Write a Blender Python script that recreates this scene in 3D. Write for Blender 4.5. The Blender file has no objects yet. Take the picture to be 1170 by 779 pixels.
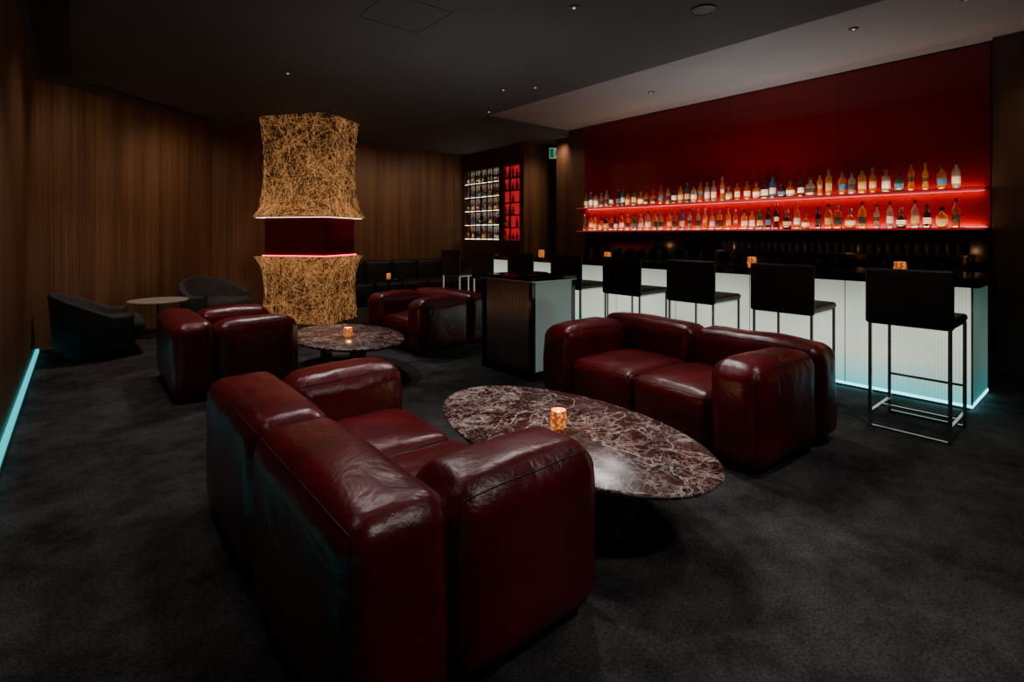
import bpy, bmesh, math, random
from mathutils import Vector, Matrix, noise

S = bpy.context.scene
random.seed(7)

# ------------------------------------------------------------------ helpers
def link(o):
    S.collection.objects.link(o); return o

def root(name, loc=(0,0,0), rz=0.0):
    e = bpy.data.objects.new(name, None)
    e.empty_display_size = 0.1
    e.location = loc; e.rotation_euler = (0,0,rz)
    return link(e)

def mesh_obj(name, verts, faces, mats, parent=None, smooth=False, midx=None):
    m = bpy.data.meshes.new(name)
    m.from_pydata([tuple(v) for v in verts], [], faces)
    if not isinstance(mats,(list,tuple)): mats=[mats]
    for mt in mats: m.materials.append(mt)
    if midx:
        for p,i in zip(m.polygons, midx): p.material_index=i
    if smooth:
        for p in m.polygons: p.use_smooth=True
    m.update()
    o = bpy.data.objects.new(name, m); link(o)
    if parent: o.parent = parent
    return o

class MB:
    def __init__(s): s.v=[]; s.f=[]; s.m=[]
    def box(s, lo, hi, mi=0):
        x0,y0,z0=lo; x1,y1,z1=hi; b=len(s.v)
        s.v += [(x0,y0,z0),(x1,y0,z0),(x1,y1,z0),(x0,y1,z0),(x0,y0,z1),(x1,y0,z1),(x1,y1,z1),(x0,y1,z1)]
        for f in [(0,3,2,1),(4,5,6,7),(0,1,5,4),(1,2,6,5),(2,3,7,6),(3,0,4,7)]:
            s.f.append(tuple(b+i for i in f)); s.m.append(mi)
    def prism(s, pts, z0, z1, mi=0):
        n=len(pts); b=len(s.v)
        s.v += [(p[0],p[1],z0) for p in pts]+[(p[0],p[1],z1) for p in pts]
        s.f.append(tuple(b+i for i in reversed(range(n)))); s.m.append(mi)
        s.f.append(tuple(b+n+i for i in range(n))); s.m.append(mi)
        for i in range(n):
            j=(i+1)%n
            s.f.append((b+i,b+j,b+n+j,b+n+i)); s.m.append(mi)
    def tube(s, p1, p2, r, mi=0, seg=10, r2=None):
        p1=Vector(p1); p2=Vector(p2); d=(p2-p1).normalized()
        a=d.orthogonal().normalized(); c=d.cross(a); b=len(s.v)
        if r2 is None: r2=r
        for i in range(seg):
            t=2*math.pi*i/seg; w=a*math.cos(t)+c*math.sin(t)
            s.v.append(tuple(p1+w*r)); s.v.append(tuple(p2+w*r2))
        for i in range(seg):
            j=(i+1)%seg
            s.f.append((b+2*i,b+2*j,b+2*j+1,b+2*i+1)); s.m.append(mi)
        s.f.append(tuple(b+2*i for i in reversed(range(seg)))); s.m.append(mi)
        s.f.append(tuple(b+2*i+1 for i in range(seg))); s.m.append(mi)
    def lathe(s, prof, c=(0,0,0), seg=16, mi=0, sx=1, sy=1):
        b=len(s.v); n=len(prof)
        for p in prof:
            for i in range(seg):
                t=2*math.pi*i/seg
                s.v.append((c[0]+sx*p[0]*math.cos(t), c[1]+sy*p[0]*math.sin(t), c[2]+p[1]))
        for k in range(n-1):
            m = prof[k][2] if len(prof[k])>2 else mi
            for i in range(seg):
                j=(i+1)%seg
                s.f.append((b+k*seg+i,b+k*seg+j,b+(k+1)*seg+j,b+(k+1)*seg+i)); s.m.append(m)
        s.f.append(tuple(b+i for i in reversed(range(seg)))); s.m.append(prof[0][2] if len(prof[0])>2 else mi)
        s.f.append(tuple(b+(n-1)*seg+i for i in range(seg))); s.m.append(prof[-1][2] if len(prof[-1])>2 else mi)
    def obj(s, name, mats, parent=None, smooth=False, bevel=0, bseg=2):
        o=mesh_obj(name,s.v,s.f,mats,parent,False,s.m)
        if smooth:
            for p in o.data.polygons: p.use_smooth=True
            try: o.data.set_sharp_from_angle(angle=math.radians(40))
            except Exception: pass
        if bevel:
            md=o.modifiers.new('bevel','BEVEL'); md.width=bevel; md.segments=bseg; md.limit_method='ANGLE'
        return o

def box(name, lo, hi, mat, parent=None, bevel=0, bseg=2):
    b=MB(); b.box(lo,hi); return b.obj(name,mat,parent,False,bevel,bseg)

# ------------------------------------------------------------------ materials
def newmat(name):
    m=bpy.data.materials.new(name); m.use_nodes=True
    nt=m.node_tree; bs=nt.nodes['Principled BSDF']
    return m,nt,bs
def N(nt,t,**kw):
    n=nt.nodes.new(t)
    for k,v in kw.items():
        if k.startswith('i_'): n.inputs[k[2:].replace('_',' ')].default_value=v
        else: setattr(n,k,v)
    return n
def L(nt,a,b): nt.links.new(a,b)
def simple(name,col,rough=.5,metal=0,emit=None,es=0,coat=0,spec=.5):
    m,nt,b=newmat(name)
    b.inputs['Base Color'].default_value=(*col,1)
    b.inputs['Roughness'].default_value=rough
    b.inputs['Metallic'].default_value=metal
    b.inputs['Coat Weight'].default_value=coat
    b.inputs['Specular IOR Level'].default_value=spec
    if emit:
        b.inputs['Emission Color'].default_value=(*emit,1); b.inputs['Emission Strength'].default_value=es
    tc=N(nt,'ShaderNodeTexCoord'); nz=N(nt,'ShaderNodeTexNoise',i_Scale=9.0,i_Detail=3.0)
    mr=N(nt,'ShaderNodeMapRange'); mr.inputs['To Min'].default_value=max(0,rough-.04); mr.inputs['To Max'].default_value=min(1,rough+.05)
    L(nt,tc.outputs['Object'],nz.inputs['Vector']); L(nt,nz.outputs['Fac'],mr.inputs['Value']); L(nt,mr.outputs['Result'],b.inputs['Roughness'])
    return m
def ramp(nt,stops):
    r=N(nt,'ShaderNodeValToRGB'); e=r.color_ramp.elements
    e[0].position=stops[0][0]; e[0].color=(*stops[0][1],1)
    e[1].position=stops[-1][0]; e[1].color=(*stops[-1][1],1)
    for p,c in stops[1:-1]:
        x=e.new(p); x.color=(*c,1)
    return r

def mat_leather(name, c0, c1, rough=.36, spec=.6):
    m,nt,b=newmat(name)
    tc=N(nt,'ShaderNodeTexCoord')
    n1=N(nt,'ShaderNodeTexNoise',i_Scale=3.2,i_Detail=5.0,i_Roughness=.6)
    r=ramp(nt,[(.3,c0),(.7,c1)])
    L(nt,tc.outputs['Object'],n1.inputs['Vector']); L(nt,n1.outputs['Fac'],r.inputs['Fac']); L(nt,r.outputs['Color'],b.inputs['Base Color'])
    v=N(nt,'ShaderNodeTexVoronoi',i_Scale=260.0)
    L(nt,tc.outputs['Object'],v.inputs['Vector'])
    n2=N(nt,'ShaderNodeTexNoise',i_Scale=5.0,i_Detail=6.0,i_Roughness=.56,i_Distortion=1.0)
    L(nt,tc.outputs['Object'],n2.inputs['Vector'])
    b1=N(nt,'ShaderNodeBump',i_Strength=.10,i_Distance=.002); L(nt,v.outputs['Distance'],b1.inputs['Height'])
    b2=N(nt,'ShaderNodeBump',i_Strength=.38,i_Distance=.026); L(nt,n2.outputs['Fac'],b2.inputs['Height']); L(nt,b1.outputs['Normal'],b2.inputs['Normal'])
    L(nt,b2.outputs['Normal'],b.inputs['Normal'])
    mr=N(nt,'ShaderNodeMapRange'); mr.inputs['To Min'].default_value=rough-.07; mr.inputs['To Max'].default_value=rough+.12
    L(nt,n2.outputs['Fac'],mr.inputs['Value']); L(nt,mr.outputs['Result'],b.inputs['Roughness'])
    b.inputs['Specular IOR Level'].default_value=spec
    return m

def mat_wood(name, d, c0, c1, groove=.045, rough=.5):
    m,nt,b=newmat(name)
    tc=N(nt,'ShaderNodeTexCoord')
    mp=N(nt,'ShaderNodeMapping'); mp.inputs['Scale'].default_value=(22,22,.55)
    L(nt,tc.outputs['Object'],mp.inputs['Vector'])
    n1=N(nt,'ShaderNodeTexNoise',i_Scale=1.0,i_Detail=6.0,i_Roughness=.62); L(nt,mp.outputs['Vector'],n1.inputs['Vector'])
    mp2=N(nt,'ShaderNodeMapping'); mp2.inputs['Scale'].default_value=(3.2,3.2,.05)
    L(nt,tc.outputs['Object'],mp2.inputs['Vector'])
    n2=N(nt,'ShaderNodeTexNoise',i_Scale=2.0,i_Detail=2.0); L(nt,mp2.outputs['Vector'],n2.inputs['Vector'])
    ad=N(nt,'ShaderNodeMath',operation='ADD'); L(nt,n1.outputs['Fac'],ad.inputs[0]); L(nt,n2.outputs['Fac'],ad.inputs[1])
    r=ramp(nt,[(.35,c0),(.66,c1)])
    hf=N(nt,'ShaderNodeMath',operation='MULTIPLY'); hf.inputs[1].default_value=.5
    L(nt,ad.outputs[0],hf.inputs[0]); L(nt,hf.outputs[0],r.inputs['Fac'])
    dt=N(nt,'ShaderNodeVectorMath',operation='DOT_PRODUCT'); dt.inputs[1].default_value=(d[0],d[1],0)
    L(nt,tc.outputs['Object'],dt.inputs[0])
    fr=N(nt,'ShaderNodeMath',operation='PINGPONG'); fr.inputs[1].default_value=groove/2
    L(nt,dt.outputs['Value'],fr.inputs[0])
    mr=N(nt,'ShaderNodeMapRange'); mr.inputs['From Min'].default_value=0; mr.inputs['From Max'].default_value=.005
    L(nt,fr.outputs[0],mr.inputs['Value'])
    mx=N(nt,'ShaderNodeMix',data_type='RGBA',blend_type='MULTIPLY'); mx.inputs[0].default_value=1
    cr=ramp(nt,[(0,(.5,.5,.5)),(1,(1,1,1))]); L(nt,mr.outputs['Result'],cr.inputs['Fac'])
    L(nt,r.outputs['Color'],mx.inputs[6]); L(nt,cr.outputs['Color'],mx.inputs[7]); L(nt,mx.outputs[2],b.inputs['Base Color'])
    bp=N(nt,'ShaderNodeBump',i_Strength=.5,i_Distance=.004); L(nt,mr.outputs['Result'],bp.inputs['Height']); L(nt,bp.outputs['Normal'],b.inputs['Normal'])
    b.inputs['Roughness'].default_value=rough
    return m

def mat_marble():
    m,nt,b=newmat('rosso_marble')
    tc=N(nt,'ShaderNodeTexCoord')
    nz=N(nt,'ShaderNodeTexNoise',i_Scale=3.0,i_Detail=7.0,i_Roughness=.65); L(nt,tc.outputs['Object'],nz.inputs['Vector'])
    mix=N(nt,'ShaderNodeMix',data_type='VECTOR'); mix.inputs[0].default_value=.42
    L(nt,tc.outputs['Object'],mix.inputs[4]); L(nt,nz.outputs['Color'],mix.inputs[5])
    def vein(sc,w,amt):
        v=N(nt,'ShaderNodeTexVoronoi',feature='DISTANCE_TO_EDGE',i_Scale=sc); L(nt,mix.outputs[1],v.inputs['Vector'])
        mr=N(nt,'ShaderNodeMapRange'); mr.inputs['From Max'].default_value=w; mr.inputs['To Min'].default_value=amt; mr.inputs['To Max'].default_value=0
        L(nt,v.outputs['Distance'],mr.inputs['Value']); return mr
    def ridge(sc,w,amt,off):
        mp=N(nt,'ShaderNodeMapping'); mp.inputs['Location'].default_value=(off,off*2,0); L(nt,tc.outputs['Object'],mp.inputs['Vector'])
        n=N(nt,'ShaderNodeTexNoise',i_Scale=sc,i_Detail=5.0,i_Roughness=.55,i_Distortion=.8); L(nt,mp.outputs['Vector'],n.inputs['Vector'])
        s=N(nt,'ShaderNodeMath',operation='SUBTRACT'); s.inputs[1].default_value=.5; L(nt,n.outputs['Fac'],s.inputs[0])
        a=N(nt,'ShaderNodeMath',operation='ABSOLUTE'); L(nt,s.outputs[0],a.inputs[0])
        mr=N(nt,'ShaderNodeMapRange'); mr.inputs['From Max'].default_value=w; mr.inputs['To Min'].default_value=amt; mr.inputs['To Max'].default_value=0
        L(nt,a.outputs[0],mr.inputs['Value']); return mr
    def mul(a,b_):
        mu=N(nt,'ShaderNodeMath',operation='MULTIPLY'); L(nt,a,mu.inputs[0]); L(nt,b_,mu.inputs[1]); return mu.outputs[0]
    def mx_(a,b_):
        mu=N(nt,'ShaderNodeMath',operation='MAXIMUM'); L(nt,a,mu.inputs[0]); L(nt,b_,mu.inputs[1]); return mu.outputs[0]
    n3=N(nt,'ShaderNodeTexNoise',i_Scale=3.5,i_Detail=4.0); L(nt,tc.outputs['Object'],n3.inputs['Vector'])
    n3r=N(nt,'ShaderNodeMapRange'); n3r.inputs['From Min'].default_value=.38; n3r.inputs['From Max'].default_value=.60; n3r.inputs['To Min'].default_value=.15; L(nt,n3.outputs['Fac'],n3r.inputs['Value'])
    t=mul(vein(7,.04,1.0).outputs['Result'],n3r.outputs['Result'])
    t=mx_(t,mul(vein(16,.05,.7).outputs['Result'],n3r.outputs['Result']))
    t=mx_(t,ridge(3.0,.014,1.0,0).outputs['Result'])
    t=mx_(t,ridge(5.5,.010,.85,3.1).outputs['Result'])
    base=ramp(nt,[(.3,(.018,.005,.006)),(.5,(.075,.020,.020)),(.72,(.20,.070,.060))])
    n4=N(nt,'ShaderNodeTexNoise',i_Scale=9.0,i_Detail=8.0,i_Roughness=.7); L(nt,tc.outputs['Object'],n4.inputs['Vector']); L(nt,n4.outputs['Fac'],base.inputs['Fac'])
    mc=N(nt,'ShaderNodeMix',data_type='RGBA'); mc.inputs[7].default_value=(.86,.72,.66,1)
    L(nt,t,mc.inputs[0]); L(nt,base.outputs['Color'],mc.inputs[6]); L(nt,mc.outputs[2],b.inputs['Base Color'])
    b.inputs['Roughness'].default_value=.25
    return m

def mat_carpet():
    m,nt,b=newmat('carpet')
    tc=N(nt,'ShaderNodeTexCoord')
    n1=N(nt,'ShaderNodeTexNoise',i_Scale=2.6,i_Detail=9.0,i_Roughness=.75); n2=N(nt,'ShaderNodeTexNoise',i_Scale=90.0,i_Detail=4.0)
    L(nt,tc.outputs['Object'],n1.inputs['Vector']); L(nt,tc.outputs['Object'],n2.inputs['Vector'])
    r=ramp(nt,[(.36,(.046,.043,.045)),(.64,(.155,.143,.147))]); L(nt,n1.outputs['Fac'],r.inputs['Fac'])
    r2=ramp(nt,[(.3,(.4,.4,.4)),(.7,(1,1,1))]); L(nt,n2.outputs['Fac'],r2.inputs['Fac'])
    mx=N(nt,'ShaderNodeMix',data_type='RGBA',blend_type='MULTIPLY'); mx.inputs[0].default_value=1
    L(nt,r.outputs['Color'],mx.inputs[6]); L(nt,r2.outputs['Color'],mx.inputs[7]); L(nt,mx.outputs[2],b.inputs['Base Color'])
    b.inputs['Roughness'].default_value=1; b.inputs['Specular IOR Level'].default_value=.05
    bp=N(nt,'ShaderNodeBump',i_Strength=.6,i_Distance=.008); L(nt,n2.outputs['Fac'],bp.inputs['Height']); L(nt,bp.outputs['Normal'],b.inputs['Normal'])
    return m

def mat_plaster(name,c,rough=.8):
    m,nt,b=newmat(name)
    tc=N(nt,'ShaderNodeTexCoord'); n1=N(nt,'ShaderNodeTexNoise',i_Scale=1.3,i_Detail=4.0); L(nt,tc.outputs['Object'],n1.inputs['Vector'])
    r=ramp(nt,[(.3,tuple(x*.92 for x in c)),(.7,tuple(x*1.06 for x in c))]); L(nt,n1.outputs['Fac'],r.inputs['Fac']); L(nt,r.outputs['Color'],b.inputs['Base Color'])
    b.inputs['Roughness'].default_value=rough
    return m

def mat_fluted_glow(name, axis, lo, hi, strength, z0, z1, tint_top, tint_bot, top=.5):
    m,nt,b=newmat(name)
    tc=N(nt,'ShaderNodeTexCoord'); sp=N(nt,'ShaderNodeSeparateXYZ'); L(nt,tc.outputs['Object'],sp.inputs[0])
    pp=N(nt,'ShaderNodeMath',operation='PINGPONG'); pp.inputs[1].default_value=.011; L(nt,sp.outputs[axis],pp.inputs[0])
    rb=N(nt,'ShaderNodeMapRange'); rb.inputs['From Max'].default_value=.011; rb.inputs['To Min'].default_value=lo; rb.inputs['To Max'].default_value=hi
    L(nt,pp.outputs[0],rb.inputs['Value'])
    g=N(nt,'ShaderNodeMapRange'); g.inputs['From Min'].default_value=z0; g.inputs['From Max'].default_value=z1
    L(nt,sp.outputs[2],g.inputs['Value'])
    cr=ramp(nt,[(0,tint_bot),(.12,tuple(.6*a+.4*c for a,c in zip(tint_bot,tint_top))),(.32,tint_top),(.75,tuple(.85*x for x in tint_top)),(1,tuple(top*x for x in tint_top))])
    L(nt,g.outputs['Result'],cr.inputs['Fac'])
    nz=N(nt,'ShaderNodeTexNoise',i_Scale=1.1,i_Detail=2.0); L(nt,tc.outputs['Object'],nz.inputs['Vector'])
    nr=N(nt,'ShaderNodeMapRange'); nr.inputs['To Min'].default_value=.5; nr.inputs['To Max'].default_value=1.4; L(nt,nz.outputs['Fac'],nr.inputs['Value'])
    mu=N(nt,'ShaderNodeMath',operation='MULTIPLY'); L(nt,rb.outputs['Result'],mu.inputs[0]); L(nt,nr.outputs['Result'],mu.inputs[1])
    m2=N(nt,'ShaderNodeMath',operation='MULTIPLY'); m2.inputs[1].default_value=strength; L(nt,mu.outputs[0],m2.inputs[0])
    L(nt,cr.outputs['Color'],b.inputs['Emission Color']); L(nt,m2.outputs[0],b.inputs['Emission Strength'])
    b.inputs['Base Color'].default_value=(.25,.28,.27,1); b.inputs['Roughness'].default_value=.2
    bp=N(nt,'ShaderNodeBump',i_Strength=.6,i_Distance=.006); L(nt,pp.outputs[0],bp.inputs['Height']); L(nt,bp.outputs['Normal'],b.inputs['Normal'])
    return m

def mat_glassy(name,col,amt=.8):
    m,nt,b=newmat(name); nt.nodes.remove(b); out=nt.nodes['Material Output']
    tr=N(nt,'ShaderNodeBsdfTranslucent'); df=N(nt,'ShaderNodeBsdfDiffuse'); gl=N(nt,'ShaderNodeBsdfGlossy'); gl.inputs['Roughness'].default_value=.08
    tc=N(nt,'ShaderNodeTexCoord'); nz=N(nt,'ShaderNodeTexNoise',i_Scale=20.0); L(nt,tc.outputs['Object'],nz.inputs['Vector'])
    r=ramp(nt,[(.2,tuple(x*.6 for x in col)),(.8,col)]); L(nt,nz.outputs['Fac'],r.inputs['Fac'])
    L(nt,r.outputs['Color'],tr.inputs['Color']); L(nt,r.outputs['Color'],df.inputs['Color'])
    a=N(nt,'ShaderNodeMixShader'); a.inputs[0].default_value=1-amt; L(nt,tr.outputs[0],a.inputs[1]); L(nt,df.outputs[0],a.inputs[2])
    c=N(nt,'ShaderNodeMixShader'); c.inputs[0].default_value=.16; L(nt,a.outputs[0],c.inputs[1]); L(nt,gl.outputs[0],c.inputs[2])
    L(nt,c.outputs[0],out.inputs['Surface'])
    return m

M_leather=mat_leather('oxblood_leather',(.095,.0007,.004),(.23,.002,.011),.29,.7)
M_seam=simple('seam_leather',(.035,.001,.003),.5)
M_black=simple('black_lacquer',(.006,.006,.007),.10,spec=.6)
M_blackmat=simple('black_matte',(.008,.008,.009),.6)
M_darkleather=mat_leather('black_leather',(.016,.013,.012),(.028,.023,.021),.5,.4)
M_chrome=simple('brushed_steel',(.55,.52,.5),.25,1)
M_marble=mat_marble()
M_carpet=mat_carpet()
M_ceil=mat_plaster('ceiling_paint',(.12,.116,.117))
M_recess=mat_plaster('recess_lit_tone',(.36,.37,.375))  # lighter colour carries the bounced downlight on the recess ceiling
W0,W1=(.115,.048,.021),(.29,.138,.064)
M_woodY=mat_wood('wood_y',(0,1),W0,W1)
M_woodX=mat_wood('wood_x',(1,0),W0,W1)
M_woodD=mat_wood('wood_d',(.78,.62),W0,W1)
M_wooddk=mat_wood('wood_dark',(0,1),(.08,.035,.020),(.15,.07,.038),.3)
M_grey=mat_leather('charcoal_fabric',(.05,.05,.05),(.09,.09,.09),.85,.2)

# ------------------------------------------------------------------ camera
H=1.42
cam=bpy.data.cameras.new('camera'); cam.lens=590/1170*36; cam.sensor_width=36; cam.shift_y=-(389.5-268)/1170
cam.clip_start=.02
co=link(bpy.data.objects.new('camera',cam)); co.location=(0,0,H); co.rotation_euler=(math.radians(90),0,math.radians(-40))
S.camera=co

# ------------------------------------------------------------------ room shell
ZC=3.34; ZR=3.47
box('floor',(-.6,-2.7,-.1),(9.0,10.6,0),M_carpet)
b=MB()
b.box((-.6,-2.7,ZC),(5.06,10.6,3.6)); b.box((5.06,7.08,ZC),(9.0,10.6,3.6))
b.obj('ceiling',M_ceil)
box('ceiling_recess',(5.06,-2.7,ZR),(9.0,7.08,3.6),M_recess)

def wall(name,p1,p2,mat,t=.12,z0=0,z1=ZC):
    p1=Vector(p1);p2=Vector(p2); d=(p2-p1).normalized(); n=Vector((-d.y,d.x))
    b=MB(); b.prism([tuple(p1),tuple(p2),tuple(p2+n*t),tuple(p1+n*t)],z0,z1)
    return b.obj(name,mat)
wall('wall_left',(-.4,-2.6),(-.4,8.6),M_woodY)
wall('wall_corner',(-.4,8.6),(1.8,10.35),M_woodD)
wall('wall_back',(1.8,10.35),(7.2,10.35),M_woodX)
wall('wall_front',(8.6,-2.5),(-.5,-2.5),M_wooddk)
wall('wall_right',(7.4,7.42),(7.4,-2.5),M_wooddk,z1=ZR)
wall('wall_alcove_side',(8.6,7.42),(7.52,7.42),M_wooddk)
wall('wall_alcove_end',(8.6,8.25),(8.6,7.3),M_wooddk)
box('wall_partition',(7.12,8.1,0),(8.72,8.24,ZC),M_woodX)
box('trim_column',(7.28,.50,0),(7.4,.90,ZR),M_wooddk)
box('trim_ledge',(7.22,-2.4,2.0),(7.4,.48,2.02),M_chrome)

b=root('floor_light_strip')
M_cyan=simple('cyan_led',(.05,.4,.45),.4,emit=(.02,.60,.66),es=1.3)
box('led',(-.395,-2.4,.012),(-.365,8.4,.05),M_cyan,b)
box('led_tray',(-.398,-2.4,.001),(-.355,8.4,.012),M_blackmat,b)

# ------------------------------------------------------------------ soft leather blocks
def samples(h,r,nm=9,nc=7):
    L_=[]
    for i in range(nc): L_.append(-h+r*i/nc)
    for i in range(nm+1): L_.append(-(h-r)+2*(h-r)*i/nm)
    for i in range(1,nc+1): L_.append((h-r)+r*i/nc)
    return L_
def softmap(p,h,r,bulge):
    inner=Vector([max(-(h[i]-r),min(h[i]-r,p[i])) for i in range(3)])
    d=p-inner
    q=inner+(d.normalized()*r if d.length>1e-9 else d)
    u=[max(-1,min(1,q[i]/h[i])) for i in range(3)]
    for a in range(3):
        o=[i for i in range(3) if i!=a]
        f=(1-abs(u[o[0]])**3)*(1-abs(u[o[1]])**3)
        q[a]+=bulge[a]*f*(u[a]**3)
    return q
def softbox(name,c,size,r,mat,parent,bulge=(.015,.015,.02),seed=0,wr=.006,pipe=None):
    h=[s/2 for s in size]; 
    ax=[samples(h[i],r) for i in range(3)]
    vid={}; V=[];F=[]
    def vert(i,j,k):
        key=(i,j,k)
        if key not in vid:
            p=Vector((ax[0][i],ax[1][j],ax[2][k]))
            q=softmap(p,h,r,bulge)
            nn=noise.noise(Vector((q.x*3.1+seed*7.3,q.y*3.1,q.z*3.1)))
            n2=noise.noise(Vector((q.x*11+seed*3,q.y*11,q.z*4)))
            nrm=(q-Vector((0,0,0))).normalized()
            q=q+nrm*(nn*wr*1.6+n2*wr*.55)
            q=q+Vector(c)
            vid[key]=len(V); V.append(q)
        return vid[key]
    n=[len(a)-1 for a in ax]
    for k in (0,n[2]):
        for i in range(n[0]):
            for j in range(n[1]):
                f=[vert(i,j,k),vert(i+1,j,k),vert(i+1,j+1,k),vert(i,j+1,k)]
                F.append(f if k else f[::-1])
    for j in (0,n[1]):
        for i in range(n[0]):
            for k in range(n[2]):
                f=[vert(i,j,k),vert(i+1,j,k),vert(i+1,j,k+1),vert(i,j,k+1)]
                F.append(f[::-1] if j else f)
    for i in (0,n[0]):
        for j in range(n[1]):
            for k in range(n[2]):
                f=[vert(i,j,k),vert(i,j+1,k),vert(i,j+1,k+1),vert(i,j,k+1)]
                F.append(f if i else f[::-1])
    o=mesh_obj(name,V,F,mat,parent,True)
    if pipe is not None:
        a=pipe; oo=[i for i in range(3) if i!=a]
        N_=[len(x)-1 for x in ax]
        for si,s in enumerate((0,N_[a])):
            idx=[]
            for t in range(N_[oo[0]]): idx.append((t,0))
            for t in range(N_[oo[1]]): idx.append((N_[oo[0]],t))
            for t in range(N_[oo[0]],0,-1): idx.append((t,N_[oo[1]]))
            for t in range(N_[oo[1]],0,-1): idx.append((0,t))
            pts=[]
            for (p_,q_) in idx:
                key=[0,0,0]; key[a]=s; key[oo[0]]=p_; key[oo[1]]=q_
                pts.append(V[vid[tuple(key)]])
            cu=bpy.data.curves.new(name+'_welt','CURVE'); cu.dimensions='3D'; cu.bevel_depth=.003; cu.bevel_resolution=1
            sp=cu.splines.new('POLY'); sp.points.add(len(pts)-1); sp.use_cyclic_u=True
            for k_,pt in enumerate(pts): sp.points[k_].co=(*pt,1)
            cu.materials.append(M_seam)
            co_=bpy.data.objects.new(name+'_welt_%d'%si,cu); link(co_); co_.parent=parent
    return o

def block_sofa(name,loc,rz,length,depth=1.04,seats=2,seed=0,bt=.31):
    R=root(name,(loc[0],loc[1],0),rz)
    hx=depth/2; hl=length/2; at=.33
    box('plinth',(-hx+.06,-hl+.06,0),(hx-.08,hl-.06,.06),M_blackmat,R)
    nb=seats
    bl=length/nb
    for i in range(nb):
        softbox('back_%d'%(i+1),(-hx+bt/2,-hl+bl*(i+.5),.03+.63/2),(bt,bl-.008,.63),.085,M_leather,R,(.018,.012,.024),seed+i,.008,pipe=0)
    al=depth-bt-.005
    for i,s in enumerate((-1,1)):
        softbox('arm_%d'%(i+1),(hx-al/2,s*(hl-at/2-.012),.03+.605/2),(al,at,.605),.095,M_leather,R,(.022,.020,.030),seed+5+i,.008,pipe=1)
    inner=length-2*at-.03; sl=inner/seats
    for i in range(seats):
        softbox('seat_%d'%(i+1),(hx-.03-(al-.02)/2,-inner/2+sl*(i+.5),.05+.35/2),(al-.03,sl-.006,.35),.065,M_leather,R,(.012,.004,.038),seed+9+i,.008,pipe=2)
    return R
block_sofa('sofa',(1.01,2.20),0,1.88,depth=1.0,seed=1,bt=.34)
block_sofa('sofa',(3.57,2.29),math.radians(180-3),1.96,depth=1.08,seed=20)
block_sofa('armchair',(1.10,5.68),0,1.26,depth=1.0,seats=1,seed=40)
block_sofa('armchair',(3.48,5.88),math.radians(180+6),1.26,seats=1,seed=60)

# ------------------------------------------------------------------ marble coffee tables
def ellipse_slab(mb,a,c,z0,z1,seg=72,mi=0):
    prof=[(.93,z0),(.975,z0+.006),(1.0,z1-.008),(.997,z1-.003),(.99,z1)]
    mb.lathe([(p[0],p[1]) for p in prof],(0,0,0),seg,mi,a,c)
def coffee_table(loc,a,c,rz=0,h=.36):
    R=root('coffee_table',(loc[0],loc[1],0),rz)
    mb=MB(); ellipse_slab(mb,a,c,h-.035,h); mb.obj('top',M_marble,R,True)
    mb=MB()
    for (x,y) in ((-.08,-.50),(-.10,c*.40),(.20,c*.30)):
        mb.lathe([(.065,0),(.07,.01),(.06,h*.5),(.07,h-.04),(.08,h-.034)],(x,y,0),20)
    mb.obj('legs',M_marble,R,True)
coffee_table((2.05,2.02),.51,.91)
coffee_table((2.17,5.30),.52,.80)

# ------------------------------------------------------------------ candles
def mat_candle():
    m,nt,b=newmat('amber_votive_glass')
    tc=N(nt,'ShaderNodeTexCoord'); v=N(nt,'ShaderNodeTexVoronoi',i_Scale=55.0); L(nt,tc.outputs['Object'],v.inputs['Vector'])
    r=ramp(nt,[(.15,(1.0,.36,.08)),(.6,(.28,.045,.007))]); L(nt,v.outputs['Distance'],r.inputs['Fac'])
    L(nt,r.outputs['Color'],b.inputs['Emission Color']); b.inputs['Emission Strength'].default_value=1.2
    b.inputs['Base Color'].default_value=(.4,.15,.04,1); b.inputs['Roughness'].default_value=.2
    return m
M_votive=mat_candle()
M_flame=simple('flame',(1,.7,.3),.5,emit=(1,.72,.35),es=14)
M_wax=simple('wax',(.8,.6,.4),.5,emit=(1,.5,.18),es=3.0)
def candle(x,y,z,s=1.0,en=1.0):
    R=root('candle_holder',(x,y,z))
    mb=MB(); r=.04*s; h=.085*s
    mb.lathe([(r*.75,0),(r*.95,h*.1),(r,h*.5),(r*.93,h*.92),(r*.9,h),(r*.82,h),(r*.84,h*.5),(r*.7,h*.12)],seg=20)
    mb.obj('glass',M_votive,R,True)
    mb=MB(); mb.lathe([(r*.6,h*.13),(r*.6,h*.5)],seg=14); mb.obj('wax',M_wax,R,True)
    mb=MB(); mb.lathe([(.001,h*.5),(.006*s,h*.62),(.007*s,h*.72),(.001,h*.98)],seg=10); mb.obj('flame',M_flame,R,True)
    l=bpy.data.lights.new('candle_light','POINT'); l.energy=en; l.color=(1,.5,.2); l.shadow_soft_size=.02
    lo=link(bpy.data.objects.new('candle_light',l)); lo.location=(0,0,h*1.25); lo.parent=R
candle(2.02,2.01,.36,1.15,1.6)
candle(2.15,5.22,.36,1.1,1.4)

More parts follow.
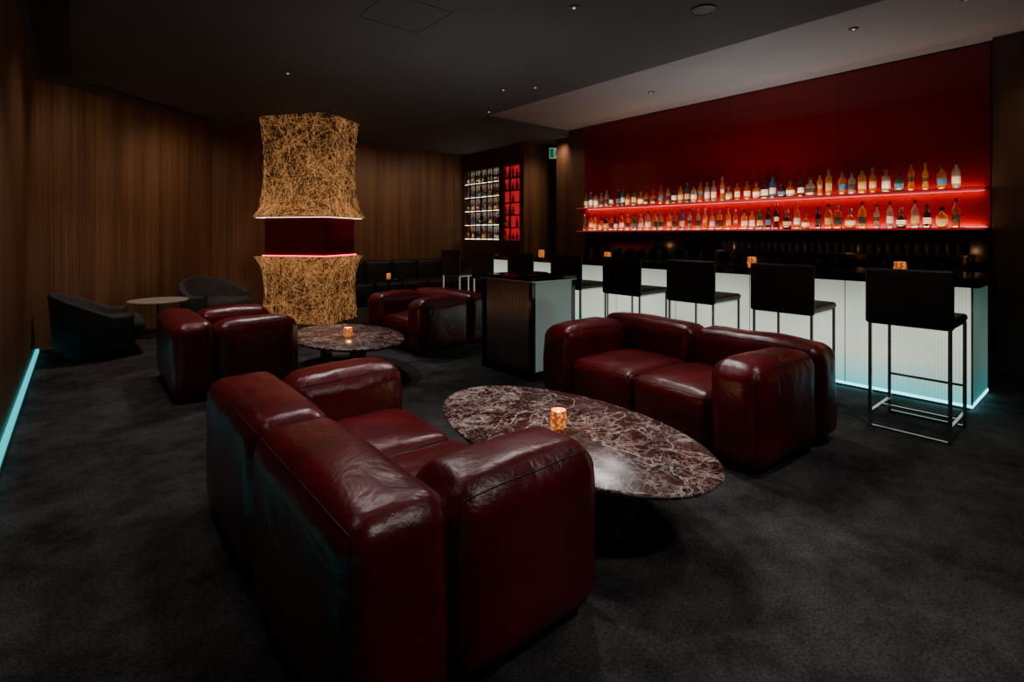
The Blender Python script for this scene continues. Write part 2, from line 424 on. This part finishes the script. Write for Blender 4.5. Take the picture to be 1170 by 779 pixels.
# ------------------------------------------------------------------ bar counter
R=root('bar_counter')
BX,BY0,BY1=5.485,.80,7.05
M_front=mat_fluted_glow('fluted_glow_front',1,.82,1.1,1.15,.05,1.0,(.66,.74,.58),(.10,.74,.78),.5)
M_side=mat_fluted_glow('fluted_glow_side',0,.30,1.1,.30,.05,1.0,(.36,.70,.58),(.08,.8,.8))
box('front_glass',(BX,BY0,.05),(BX+.03,BY1,1.0),M_front,R)
box('side_glass',(BX+.03,BY0,.05),(BX+.72,BY0+.03,1.0),M_side,R)
M_led=simple('bar_led',(.6,.9,.9),.4,emit=(.22,.9,1.0),es=3.4)
box('foot_led',(BX-.004,BY0-.004,.028),(BX+.72,BY1,.05),M_led,R)
box('kick',(BX+.02,BY0+.02,0),(BX+.70,BY1-.02,.028),M_blackmat,R)
box('carcass',(BX+.04,BY0+.04,.05),(BX+.70,BY1,1.0),M_blackmat,R)
mb=MB()
y=BY0+.0
while y<BY1:
    mb.box((BX-.004,y,.05),(BX,y+.006,1.0)); y+=.893
mb.box((BX-.006,BY0-.006,.05),(BX+.006,BY0+.006,1.0))
mb.obj('joints',M_chrome,R)
box('counter_top',(BX-.12,BY0-.06,1.0),(BX+.80,BY1+.02,1.075),M_black,R,.004)
for yy in (5.95,4.62,2.62,1.30):
    candle(5.60,yy,1.075,1.2,.5)

# ------------------------------------------------------------------ bar stools
def bar_stool(x,y):
    R=root('bar_stool',(x,y,0))
    w=.25; dp=.52; t=.011
    softbox('seat',(dp/2+.01,0,.81),(dp,2*w-.01,.055),.025,M_darkleather,R,(.0,.0,.008),3,.002)
    softbox('backrest',(.0,0,.973),(.045,2*w+.01,.405),.02,M_darkleather,R,(.004,.0,.0),5,.0015)
    mb=MB()
    for px in (.012,dp-.02):
        for s in (-1,1):
            mb.box((px-t,s*(w-.02)-t,0),(px+t,s*(w-.02)+t,.785))
    mb.box((.0,-w+.02,.765),(dp-.01,w-.02,.782))
    mb.box((dp-.02-t,-w+.02,.30),(dp-.02+t,w-.02,.318))
    for px in (.012,dp-.02):
        mb.box((px-t,-w+.02,.0),(px+t,w-.02,.014))
    mb.box((dp/2-t,-w+.02,.10),(dp/2+t,w-.02,.118))
    for s in (-1,1):
        mb.box((.012,s*(w-.02)-t,.10),(dp-.02,s*(w-.02)+t,.118))
    mb.obj('frame',M_chrome,R,False,.002,1)
for yy in (1.0,1.86,2.70,3.52,4.35,5.19,6.03,6.87):
    bar_stool(4.5,yy)

# ------------------------------------------------------------------ back bar
m,nt,bs=newmat('red_glass_panel')
tc=N(nt,'ShaderNodeTexCoord'); nz=N(nt,'ShaderNodeTexNoise',i_Scale=.8,i_Detail=2.0); L(nt,tc.outputs['Object'],nz.inputs['Vector'])
r=ramp(nt,[(.3,(.17,.0006,.004)),(.7,(.22,.0008,.006))]); L(nt,nz.outputs['Fac'],r.inputs['Fac']); L(nt,r.outputs['Color'],bs.inputs['Base Color'])
bs.inputs['Roughness'].default_value=.10
M_red=m
PY0,PY1=.93,6.64
R=root('back_bar_panel')
for i in range(4):
    a=PY0+(PY1-PY0)*i/4; c=PY0+(PY1-PY0)*(i+1)/4
    box('red_panel_%d'%(i+1),(7.375,a+.001,1.48),(7.4,c-.001,ZR-.02),M_red,R)
box('backsplash',(7.38,PY0,.95),(7.4,PY1,1.48),M_black,R)
R=root('back_counter')
box('body',(6.95,PY0,0),(7.375,PY1,.92),M_blackmat,R)
box('top',(6.9,PY0,.92),(7.378,PY1,.95),M_black,R,.003)
M_shelf=simple('shelf_red_acrylic',(.10,.002,.004),.15)
M_shelfled=simple('shelf_edge_glow',(.6,.1,.1),.4,emit=(1,.03,.05),es=.25)
for zz in (1.92,1.495):
    R=root('bottle_shelf',(0,0,zz))
    box('board',(7.14,PY0+.01,-.022),(7.374,PY1-.01,0),M_shelf,R)
    box('front_edge',(7.134,PY0+.01,-.022),(7.14,PY1-.01,-.004),M_shelfled,R)

GM=[mat_glassy('glass_clear',(.70,.62,.52),.6),mat_glassy('glass_amber',(.85,.24,.02),.6),mat_glassy('glass_green',(.08,.30,.10),.6),
    mat_glassy('glass_blue',(.08,.30,.65),.6),mat_glassy('glass_dark',(.06,.02,.012),.3),mat_glassy('glass_gold',(.95,.48,.06),.6),
    simple('label_white',(.9,.88,.84),.6),simple('label_cream',(.65,.45,.22),.6),simple('label_black',(.03,.03,.03),.5),simple('label_blue',(.04,.18,.42),.5),
    simple('cap_gold',(.6,.38,.12),.3,1),simple('cap_black',(.02,.02,.02),.3),simple('cap_silver',(.6,.6,.6),.3,1)]
def bottle(mb,x,y,z,kind,rnd,s=1.0):
    g=rnd.choice([0,0,0,1,1,1,5,5,5,2,3,4,4]); lb=rnd.choice([6,6,6,7,7,8,8,9]); cp=rnd.choice([10,11,11,12])
    h=s*rnd.uniform(.25,.33); r=s*rnd.uniform(.033,.043)
    if kind==0:
        P=[(r,0,g),(r,h*.18,lb),(r*1.01,h*.19,lb),(r*1.01,h*.44,g),(r,h*.45,g),(r,h*.62,g),(r*.75,h*.70,g),(r*.36,h*.78,g),(r*.33,h*.88,cp),(r*.42,h*.885,cp),(r*.42,h,cp)]
        sx=sy=1
    elif kind==1:
        h*=.78; r*=1.3
        P=[(r*.85,0,g),(r,h*.08,g),(r*1.01,h*.18,lb),(r*1.01,h*.40,g),(r,h*.5,g),(r*.7,h*.62,g),(r*.3,h*.70,g),(r*.28,h*.80,cp),(r*.45,h*.81,cp),(r*.5,h*.9,cp),(r*.35,h,cp)]
        sx=sy=1
    elif kind==2:
        h*=.9; r*=1.1
        P=[(r,0,g),(r,h*.16,lb),(r*1.01,h*.17,lb),(r*1.01,h*.48,g),(r,h*.49,g),(r,h*.68,g),(r*.8,h*.73,g),(r*.32,h*.78,g),(r*.3,h*.86,cp),(r*.42,h*.865,cp),(r*.42,h,cp)]
        sx,sy=.75,1
    else:
        h*=1.12
        P=[(r*.9,0,g),(r*.95,h*.1,g),(r*.7,h*.3,lb),(r*.72,h*.32,lb),(r*.8,h*.45,g),(r*.95,h*.58,g),(r*.6,h*.68,g),(r*.3,h*.76,g),(r*.3,h*.86,cp),(r*.5,h*.87,cp),(r*.45,h*.95,cp),(r*.15,h,cp)]
        sx=sy=1
    mb.lathe(P,(x,y,z),12 if kind!=2 else 8,g,sx,sy)
rnd=random.Random(23)
mb=MB()
for zz in (1.92,1.495):
    y=PY0+.26
    while y<PY1-.10:
        bottle(mb,7.255+rnd.uniform(-.012,.012),y,zz,rnd.choice([0,0,0,1,2,3,0]),rnd,1.02)
        y+=rnd.choice([.108,.118,.13,.145])
        if rnd.random()<.03: y+=.07
mb.obj('liquor_bottles',GM,None,True)

mb=MB()
for i in range(26):
    y=1.1+i*.085
    if i%7==6: continue
    mb.lathe([(.028,0),(.028,.003),(.004,.008),(.004,.07),(.03,.10),(.034,.15),(.028,.17)],(7.1+.1*(i%2),y,.95),12)
    mb.lathe([(.03,0),(.036,.10)],(7.03,y+.03,.95),10)
for i in range(30):
    mb.lathe([(.028,0),(.032,.10),(.03,.12)],(7.2,1.15+i*.09,1.20),10)
for i in range(12):
    mb.lathe([(.035,0),(.042,.12),(.04,.2),(.02,.23)],(7.12,3.6+i*.24,.95),12)
mb.box((7.13,1.08,1.185),(7.37,3.85,1.20))
mb.box((7.13,1.09,.95),(7.15,1.11,1.185)); mb.box((7.13,3.80,.95),(7.15,3.82,1.185))
mb.obj('bar_glassware',mat_glassy('dim_glass',(.35,.33,.32)),None,True)

# ------------------------------------------------------------------ service console
R=root('service_console',(3.35,3.69,0))
w,dp,h=.60,.80,1.0
M_dkglass=simple('fluted_smoked_steel',(.34,.29,.26),.24,.95)
M_ltglass=mat_fluted_glow('fluted_light_glass_glow',0,.35,1.0,.20,.05,1,(.66,.85,.76),(.5,.85,.8),.8)  # pale glass; its emission imitates bar light reflected in the unlit panel
M_ltglass.node_tree.nodes['Principled BSDF'].inputs['Base Color'].default_value=(.40,.45,.43,1)
box('plinth',(.03,.03,0),(w-.03,dp-.03,.05),M_blackmat,R)
mb=MB()
y=.06
while y<dp-.06:
    mb.tube((.012,y,.09),(.012,y,h-.05),.013,seg=10); y+=.0235
mb.obj('side_panel_flutes',M_dkglass,R,True)
box('side_panel_fluted',(.02,.008,.05),(w-.02,.02,h-.04),M_ltglass,R)
box('core',(.02,.02,.05),(w-.02,dp-.01,h-.04),M_blackmat,R)
mb=MB()
for (x,y) in ((-.004,-.004),(w-.04,0),(-.004,dp-.04)):
    mb.box((x,y,.0),(x+.045,y+.045,h-.03))
mb.box((0,0,.03),(w,.025,.08)); mb.box((-.003,0,.03),(.025,dp,.08))
mb.obj('frame',M_black,R)
box('top',(-.01,-.01,h-.035),(w+.01,dp+.01,h),M_black,R,.003)
mb=MB(); mb.box((-.014,-.014,h-.043),(w+.014,dp+.014,h-.035)); mb.obj('steel_edge',simple('polished_steel',(.8,.78,.75),.3,1),R)
mb=MB(); mb.box((.08,.1,h),(.30,.34,h+.012)); mb.box((.33,.3,h),(.5,.5,h+.02)); mb.obj('menus',M_darkleather,R)

# ------------------------------------------------------------------ woven light column
C0=Vector((2.95,8.035)); U=Vector((-.573,.820)); Vv=Vector((.820,.573)); A,B=1.20,.90
ctr=C0+U*A/2+Vv*B/2
ang=math.atan2(U.y,U.x)
R=root('woven_light_column',(ctr.x,ctr.y,0),ang)
def perim(off,rr=.035,n=5):
    a=A/2+off; c=B/2+off; pts=[]
    for (sx,sy,t0) in ((1,1,0),(-1,1,90),(-1,-1,180),(1,-1,270)):
        for i in range(n+1):
            t=math.radians(t0+90*i/n)
            pts.append(Vector((sx*(a-rr)+rr*math.cos(t),sy*(c-rr)+rr*math.sin(t))))
    return pts
def perim_at(s,off):
    pts=perim(off); 
    tot=0; segs=[]
    for i in range(len(pts)):
        l=(pts[(i+1)%len(pts)]-pts[i]).length; segs.append(l); tot+=l
    s=(s%1.0)*tot
    for i,l in enumerate(segs):
        if s<=l and l>0: 
            return pts[i].lerp(pts[(i+1)%len(pts)],s/l)
        s-=l
    return pts[0]
Z_up0,Z_up1=1.70,ZC-.002; Z_lo0,Z_lo1=0.0,1.07
def off_up(z): 
    t=(z-Z_up0)/(Z_up1-Z_up0); return -.035+.13*math.exp(-t*6)+.06*t**3
def off_lo(z):
    t=(z-Z_lo0)/(Z_lo1-Z_lo0); return -.035+.12*math.exp(-(1-t)*6)+.06*math.exp(-t*5)
def shell(name,z0,z1,of,inset,mat):
    n=14; V=[];F=[]; m_=len(perim(0))
    for k in range(n+1):
        z=z0+(z1-z0)*k/n
        for p in perim(of(z)-inset): V.append((p.x,p.y,z))
    for k in range(n):
        for i in range(m_):
            j=(i+1)%m_
            F.append((k*m_+i,k*m_+j,(k+1)*m_+j,(k+1)*m_+i))
    return mesh_obj(name,V,F,mat,R,True)
def backing(name,zhot,fall):
    m,nt,bs=newmat(name)
    tc=N(nt,'ShaderNodeTexCoord'); nz=N(nt,'ShaderNodeTexNoise',i_Scale=30.0,i_Detail=5.0,i_Roughness=.7); L(nt,tc.outputs['Object'],nz.inputs['Vector'])
    r=ramp(nt,[(.38,(.016,.006,.002)),(.66,(.26,.10,.025))]); L(nt,nz.outputs['Fac'],r.inputs['Fac'])
    L(nt,r.outputs['Color'],bs.inputs['Base Color']); L(nt,r.outputs['Color'],bs.inputs['Emission Color'])
    sp=N(nt,'ShaderNodeSeparateXYZ'); L(nt,tc.outputs['Object'],sp.inputs[0])
    mr=N(nt,'ShaderNodeMapRange'); mr.interpolation_type='SMOOTHSTEP'
    mr.inputs['From Min'].default_value=zhot; mr.inputs['From Max'].default_value=zhot+fall; mr.inputs['To Min'].default_value=2.6; mr.inputs['To Max'].default_value=.4
    L(nt,sp.outputs[2],mr.inputs['Value']); L(nt,mr.outputs['Result'],bs.inputs['Emission Strength'])  # emission gradient paints the glow of lamps inside the column
    bs.inputs['Roughness'].default_value=.8
    return m
M_backU=backing('woven_backing_upper',Z_up0,.6)
M_backL=backing('woven_backing_lower',Z_lo1,-.5)
M_wire=simple('gold_wire',(.88,.56,.27),.4,.2,emit=(1,.50,.18),es=.34)  # gold wire; emission stands in for lamp light caught on it
M_wire2=simple('dark_wire',(.10,.045,.016),.6)
shell('upper_backing',Z_up0+.01,Z_up1,off_up,.03,M_backU)
shell('lower_backing',Z_lo0,Z_lo1-.01,off_lo,.03,M_backL)
per=2*(A+B)
def wires(name,z0,z1,of,count,mat,rad,seed,lift):
    rn=random.Random(seed)
    cu=bpy.data.curves.new(name,'CURVE'); cu.dimensions='3D'; cu.bevel_depth=rad; cu.bevel_resolution=0
    cu.materials.append(mat)
    for w_ in range(count):
        s=rn.random()*per; z=rn.uniform(z0,z1); a_=rn.uniform(0,2*math.pi); k_=rn.uniform(-2.2,2.2); Ln=rn.uniform(.4,1.3); st=.05
        pts=[]; o_=rn.uniform(0,lift)
        for i in range(int(Ln/st)):
            if z<z0 or z>z1: 
                a_=-a_; z=max(z0,min(z1,z))
            p=perim_at(s/per,of(z)+o_-.02)
            pts.append((p.x,p.y,z))
            s+=math.cos(a_)*st; z+=math.sin(a_)*st; a_+=k_*st
        if len(pts)<3: continue
        sp=cu.splines.new('POLY'); sp.points.add(len(pts)-1)
        for i,p in enumerate(pts): sp.points[i].co=(*p,1)
    for z in (z0,z1):
        sp=cu.splines.new('POLY'); pp=perim(of(z)); sp.points.add(len(pp)-1); sp.use_cyclic_u=True
        for i,p in enumerate(pp): sp.points[i].co=(p.x,p.y,z,1)
    o=bpy.data.objects.new(name,cu); link(o); o.parent=R
wires('upper_wires',Z_up0,Z_up1-.005,off_up,800,M_wire,.0018,1,.032)
wires('upper_wires_dark',Z_up0,Z_up1-.005,off_up,430,M_wire2,.0038,2,.026)
wires('lower_wires',Z_lo0+.005,Z_lo1,off_lo,570,M_wire,.0018,3,.032)
wires('lower_wires_dark',Z_lo0+.005,Z_lo1,off_lo,280,M_wire2,.0038,4,.026)
M_core=simple('red_lacquer',(.07,.001,.003),.12)
box('red_core',(-A/2+.04,-B/2+.04,Z_lo1-.05),(A/2-.04,B/2-.04,Z_up0+.05),M_core,R)
M_rled=simple('red_led',(1,.1,.1),.4,emit=(1,.05,.09),es=4)
M_wled=simple('warm_led',(1,.8,.6),.4,emit=(1,.80,.62),es=3.0)
def ring(name,off,z0,z1,mat,t=.02):
    mb=MB(); a=A/2+off; c=B/2+off
    mb.box((-a,-c,z0),(a,-c+t,z1)); mb.box((-a,c-t,z0),(a,c,z1)); mb.box((-a,-c+t,z0),(-a+t,c-t,z1)); mb.box((a-t,-c+t,z0),(a,c-t,z1))
    mb.obj(name,mat,R)
ring('red_led_ring',-.01,Z_lo1-.005,Z_lo1+.02,M_rled)
ring('warm_led_ring',.055,Z_up0-.010,Z_up0+.006,M_wled)

# ------------------------------------------------------------------ display cabinet
R=root('display_cabinet')
X0=7.12; X1=7.30
mb=MB()
mb.box((X0,8.24,0),(X1,10.35,1.30)); mb.box((X0,8.24,2.92),(X1,10.35,ZC))
mb.box((X0,10.28,1.30),(X1,10.35,2.92)); mb.box((X1-.02,8.24,1.30),(X1,10.35,2.92))
mb.obj('carcass',M_wooddk,R)
box('shelf_divider',(X0+.01,8.90,1.30),(X1-.02,8.95,2.92),M_blackmat,R)
box('white_lit_back',(X1-.03,8.95,1.30),(X1-.02,10.28,2.92),simple('lit_back_white',(.5,.45,.4),.5,emit=(1,.80,.62),es=.18),R)
box('red_lit_back',(X1-.03,8.24,1.30),(X1-.02,8.90,2.92),simple('lit_back_red',(.5,.01,.02),.5,emit=(1,.02,.04),es=.45),R)
mb=MB(); ml=MB()
for i in range(1,5):
    z=1.30+1.62*i/5; mb.box((X0+.01,8.95,z-.012),(X1-.03,10.28,z+.012))
for i in range(0,5):
    z=1.30+1.62*i/5+.012
    ml.box((X0+.02,8.97,z),(X0+.03,10.26,z+.006))
for i in range(1,6):
    y=8.95+1.33*i/6; mb.box((X0+.005,y-.012,1.30),(X0+.03,y+.012,2.92))
for i in range(1,6):
    z=1.30+1.62*i/6; mb.box((X0+.01,8.24,z-.01),(X1-.03,8.90,z+.01))
mb.box((X0+.01,8.56,1.30),(X0+.04,8.58,2.92))
mb.obj('shelves',M_blackmat,R)
ml.obj('shelf_leds',simple('cab_led',(1,.9,.8),.4,emit=(1,.82,.62),es=9),R)
mb=MB(); rn=random.Random(5)
for i in range(5):
    z=1.30+1.62*i/5+.012
    for j in range(14):
        bottle(mb,X0+.095,8.95+1.33*(j+.5)/14,z,rn.choice([0,0,3]),rn,.9)
for i in range(6):
    z=1.30+1.62*i/6+.01
    for j in range(5):
        if rn.random()<.85: bottle(mb,X0+.095,8.30+.13*j,z,rn.choice([0,1]),rn,.74)
mb.obj('cabinet_bottles',GM,R,True)

# ------------------------------------------------------------------ exit sign
R=root('exit_sign',(7.66,7.72,3.02),math.radians(-40))
box('housing',(-.12,0,0),(.12,.03,.22),simple('sign_white',(.3,.32,.3),.5,emit=(.7,.85,.72),es=.30),R)
box('hanger',(-.01,.01,.22),(.01,.02,ZC-3.02),M_blackmat,R)
M_green=simple('exit_green',(.0,.2,.07),.5,emit=(.01,.40,.13),es=.25)
mb=MB()
mb.box((-.11,-.004,.015),(-.03,0,.205))
mb.tube((.030,-.004,.165),(.030,.0,.165),.017)
mb.tube((.025,-.003,.145),(.012,-.003,.085),.014,seg=6)
mb.tube((.012,-.003,.085),(.048,-.003,.06),.009,seg=6); mb.tube((.048,-.003,.06),(.045,-.003,.022),.009,seg=6)
mb.tube((.012,-.003,.085),(-.005,-.003,.05),.009,seg=6); mb.tube((-.005,-.003,.05),(-.024,-.003,.04),.009,seg=6)
mb.tube((.025,-.003,.14),(.055,-.003,.115),.007,seg=6); mb.tube((.025,-.003,.14),(-.008,-.003,.12),.007,seg=6)
mb.obj('running_figure',M_green,R)

# ------------------------------------------------------------------ lounge chairs, side table, banquette
def lounge_chair(x,y,rz,s=1.0):
    R=root('lounge_chair',(x,y,0),rz)
    n=30; V=[];F=[]
    for i in range(n+1):
        t=-1+2*i/n; a_=math.pi+t*math.radians(128)
        hh=(.50+.26*max(0,math.cos(t*math.pi*.62)))
        ri,ro=.34*s,.43*s
        cs,sn=math.cos(a_),math.sin(a_)
        fl=.05
        e=1.12
        V+= [(ro*cs*.92,ro*sn*e,.10),((ro+fl)*cs*.92,(ro+fl)*sn*e,hh-.02),((ro+fl-.03)*cs*.92,(ro+fl-.03)*sn*e,hh),((ri+fl)*cs,(ri+fl)*sn*e,hh-.02),(ri*cs,ri*sn*e,.20)]
    for i in range(n):
        for k in range(5):
            a0=i*5+k; a1=i*5+(k+1)%5; F.append((a0,a1,a1+5,a0+5))
    F.append((0,1,2,3,4)); F.append(tuple(n*5+k for k in (4,3,2,1,0)))
    o=mesh_obj('shell',V,F,M_grey,R,True)
    md=o.modifiers.new('b','BEVEL'); md.width=.01; md.segments=2; md.limit_method='ANGLE'
    softbox('seat_cushion',(.06,0,.33),(.66*s,.72*s,.18),.07,M_grey,R,(.01,.01,.02),2,.003)
    mb=MB(); mb.lathe([(.30*s,0),(.30*s,.03),(.34*s,.22)],seg=24); mb.obj('base',M_blackmat,R,True)
lounge_chair(.20,7.88,math.radians(0),1.08)
lounge_chair(1.66,9.26,math.radians(-60),1.0)
R=root('side_table',(.86,8.76,0))
mb=MB(); mb.lathe([(.35,.475),(.365,.485),(.365,.50),(.36,.505)],seg=48); mb.obj('top',simple('pale_stone',(.60,.52,.44),.3),R,True)
mb=MB(); mb.lathe([(.20,0),(.20,.012),(.03,.02),(.022,.05),(.022,.475)],seg=28); mb.obj('stem',simple('bronze',(.25,.19,.13),.35,.8),R,True)

R=root('banquette_sofa',(0,-.06,0))
box('base',(3.9,9.72,0),(6.95,10.32,.14),M_blackmat,R)
for i in range(5):
    x=3.9+.61*(i+.5)
    softbox('seat_%d'%(i+1),(x,9.98,.29),(.605,.66,.30),.05,M_darkleather,R,(.0,.01,.02),i,.003)
    softbox('back_%d'%(i+1),(x,10.24,.62),(.605,.2,.50),.06,M_darkleather,R,(.0,.02,.01),i+9,.003)
R=root('cocktail_table',(4.35,8.7,0))
mb=MB(); mb.lathe([(.28,.60),(.29,.61),(.29,.625)],seg=36); mb.obj('top',M_black,R,True)
mb=MB(); mb.lathe([(.18,0),(.18,.012),(.025,.02),(.02,.60)],seg=24); mb.obj('stem',M_blackmat,R,True)
candle(4.35,8.7,.625,1.0,.8)

# ------------------------------------------------------------------ ceiling fittings
R=root('ceiling_vent')
mb=MB(); mb.box((-.31,4.6,ZC-.012),(-.06,8.2,ZC-.001)); mb.obj('frame',simple('vent_black',(.01,.01,.01),.5),R)
mb=MB(); y=4.62
while y<8.18: mb.box((-.29,y,ZC-.022),(-.08,y+.014,ZC-.010)); y+=.06
mb.obj('louvres',simple('vent_louvre',(.12,.12,.12),.5),R)
R=root('ceiling_vent',(.13,8.50,0),math.atan2(9.86-8.50,1.66-.13))
box('slot',(0,-.05,ZC-.01),(2.05,.05,ZC-.001),M_blackmat,R)
box('blade',(.02,-.008,ZC-.016),(2.03,.008,ZC-.009),simple('vent_blade',(.06,.06,.06),.5),R)
R=root('ceiling_hatch',(2.18,4.05,0))
mb=MB()
for lo,hi in (((-.3,-.3),(.3,-.294)),((-.3,.294),(.3,.3)),((-.3,-.294),(-.294,.294)),((.294,-.294),(.3,.294))):
    mb.box((*lo,ZC-.003),(*hi,ZC-.0005))
mb.obj('rim',simple('hatch_gap',(.05,.05,.05),.7),R)
R=root('ceiling_speaker',(4.08,2.33,ZC))
mb=MB(); mb.lathe([(.10,-.001),(.105,-.012),(.085,-.016),(.08,-.010)],seg=32); mb.obj('grille',simple('speaker_grey',(.10,.10,.10),.5),R,True)
M_dl=simple('downlight_lens',(.3,.3,.3),.3,emit=(1,.85,.7),es=1.2)
for (x,y,zc) in ((4.55,4.95,ZC),(4.30,5.30,ZC),(4.9,6.4,ZC),(5.9,1.75,ZR),(3.2,3.0,ZC),(1.9,6.4,ZC),(6.3,4.4,ZR),(5.9,.9,ZR)):
    R=root('ceiling_downlight',(x,y,zc))
    mb=MB(); mb.lathe([(.045,-.001),(.045,-.008),(.03,-.010)],seg=24); mb.obj('trim_ring',simple('dl_trim',(.12,.12,.12),.4),R,True)
    mb=MB(); mb.lathe([(.010,-.010),(.010,-.013)],seg=16); mb.obj('lens',M_dl,R,True)

# ------------------------------------------------------------------ lights
def spot(name,loc,target,energy,size=60,color=(1,.86,.74),blend=.8,soft=.14):
    l=bpy.data.lights.new(name,'SPOT'); l.energy=energy; l.spot_size=math.radians(size); l.spot_blend=blend; l.color=color; l.shadow_soft_size=soft
    o=link(bpy.data.objects.new(name,l)); o.location=loc
    o.rotation_euler=(Vector(target)-Vector(loc)).to_track_quat('-Z','Y').to_euler()
def led_y(name,x,z,y0,y1,dirv,energy,color,w=.02):
    l=bpy.data.lights.new(name,'AREA'); l.shape='RECTANGLE'; l.size=w; l.size_y=y1-y0; l.energy=energy; l.color=color
    o=link(bpy.data.objects.new(name,l)); o.location=(x,(y0+y1)/2,z)
    zax=-Vector(dirv).normalized(); yax=Vector((0,1,0)); xax=yax.cross(zax).normalized()
    o.rotation_euler=Matrix((xax,yax,zax)).transposed().to_euler()
led_y('shelf_led',7.345,1.93,PY0+.05,PY1-.05,(.35,0,1),7,(1,.22,.20))
led_y('shelf_led',7.345,1.505,PY0+.05,PY1-.05,(.25,0,1),20,(1,.20,.20))
led_y('shelf_led',7.33,1.893,PY0+.05,PY1-.05,(.3,0,-1),14,(1,.20,.20))
led_y('shelf_led',7.150,1.93,PY0+.05,PY1-.05,(.55,0,1),10,(1,.64,.38),.012)
led_y('shelf_led',7.150,1.505,PY0+.05,PY1-.05,(.55,0,1),8,(1,.64,.38),.012)

DW=(1,.92,.88)
spot('downlight_beam',(3.2,3.0,3.28),(1.6,2.0,0),105,75,DW)
spot('downlight_beam',(1.9,3.8,3.28),(1.7,2.2,.3),90,58,DW)
spot('downlight_beam',(2.1,-.8,3.28),(1.6,1.3,.2),78,62,DW)
spot('downlight_beam',(4.3,3.4,3.28),(3.3,2.2,.3),92,58,DW)
spot('downlight_beam',(1.9,6.6,3.28),(1.6,5.5,.3),110,62,DW)
spot('downlight_beam',(3.2,7.0,3.28),(3.3,5.8,.3),100,58,DW)
spot('downlight_beam',(3.8,.6,3.28),(3.6,1.0,0),48,90,DW)
spot('downlight_beam',(.3,5.0,3.28),(.5,4.6,0),52,85,DW)
spot('downlight_beam',(.1,1.9,3.28),(.5,2.3,.3),13,75,DW)
spot('downlight_beam',(1.0,7.4,3.28),(.6,8.2,0),60,80,DW)
WW=(1,.78,.56)
for (x,y,tx,ty,e) in ((.75,7.4,.1,9.1,31),(1.6,8.6,1.3,9.9,28),(2.5,9.1,2.3,10.35,18),(4.7,8.9,4.6,10.35,32),(6.1,8.8,6.0,10.35,32)):
    spot('wall_wash',(x,y,3.22),(tx,ty,1.3),e,118,WW,1.0,.12)
for (y,e) in ((6.2,24),(3.4,15)):
    spot('wall_wash',(.7,y,3.22),(-.4,y,1.0),e,105,WW,1.0,.12)
spot('wall_wash',(6.6,.1,3.3),(7.4,.2,2.2),14,95,WW,1.0,.1)  # added spot, lifts the near-black wood past the bar end
spot('wall_wash',(6.7,7.0,3.28),(7.4,7.0,2.2),10,90,WW,1.0,.1)  # added spot, lifts the dark wood beside the red panel
spot('column_fill',(2.1,6.9,3.28),(2.6,8.3,1.9),85,55,WW)  # added fill spots: brighten the inner-lit column from outside
spot('column_fill',(3.6,7.4,3.28),(3.1,8.4,1.4),35,55,WW)
spot('partition_washer',(7.25,7.1,3.25),(7.5,8.1,1.5),36,100,WW,1,.08)
spot('recess_fill',(6.5,3.2,1.2),(6.3,3.2,3.4),58,150,(.80,.95,1),1.0,.2)  # added fill without a fixture, brightens the recess from below
spot('ceiling_fill',(3.0,4.4,1.3),(3.0,4.4,3.3),24,160,(.97,.97,1),1.0,.2)  # added mid-air fill, no cove here; lifts the main ceiling

w=bpy.data.worlds.new('world'); S.world=w; w.use_nodes=True
w.node_tree.nodes['Background'].inputs[0].default_value=(.5,.5,.55,1); w.node_tree.nodes['Background'].inputs[1].default_value=.02
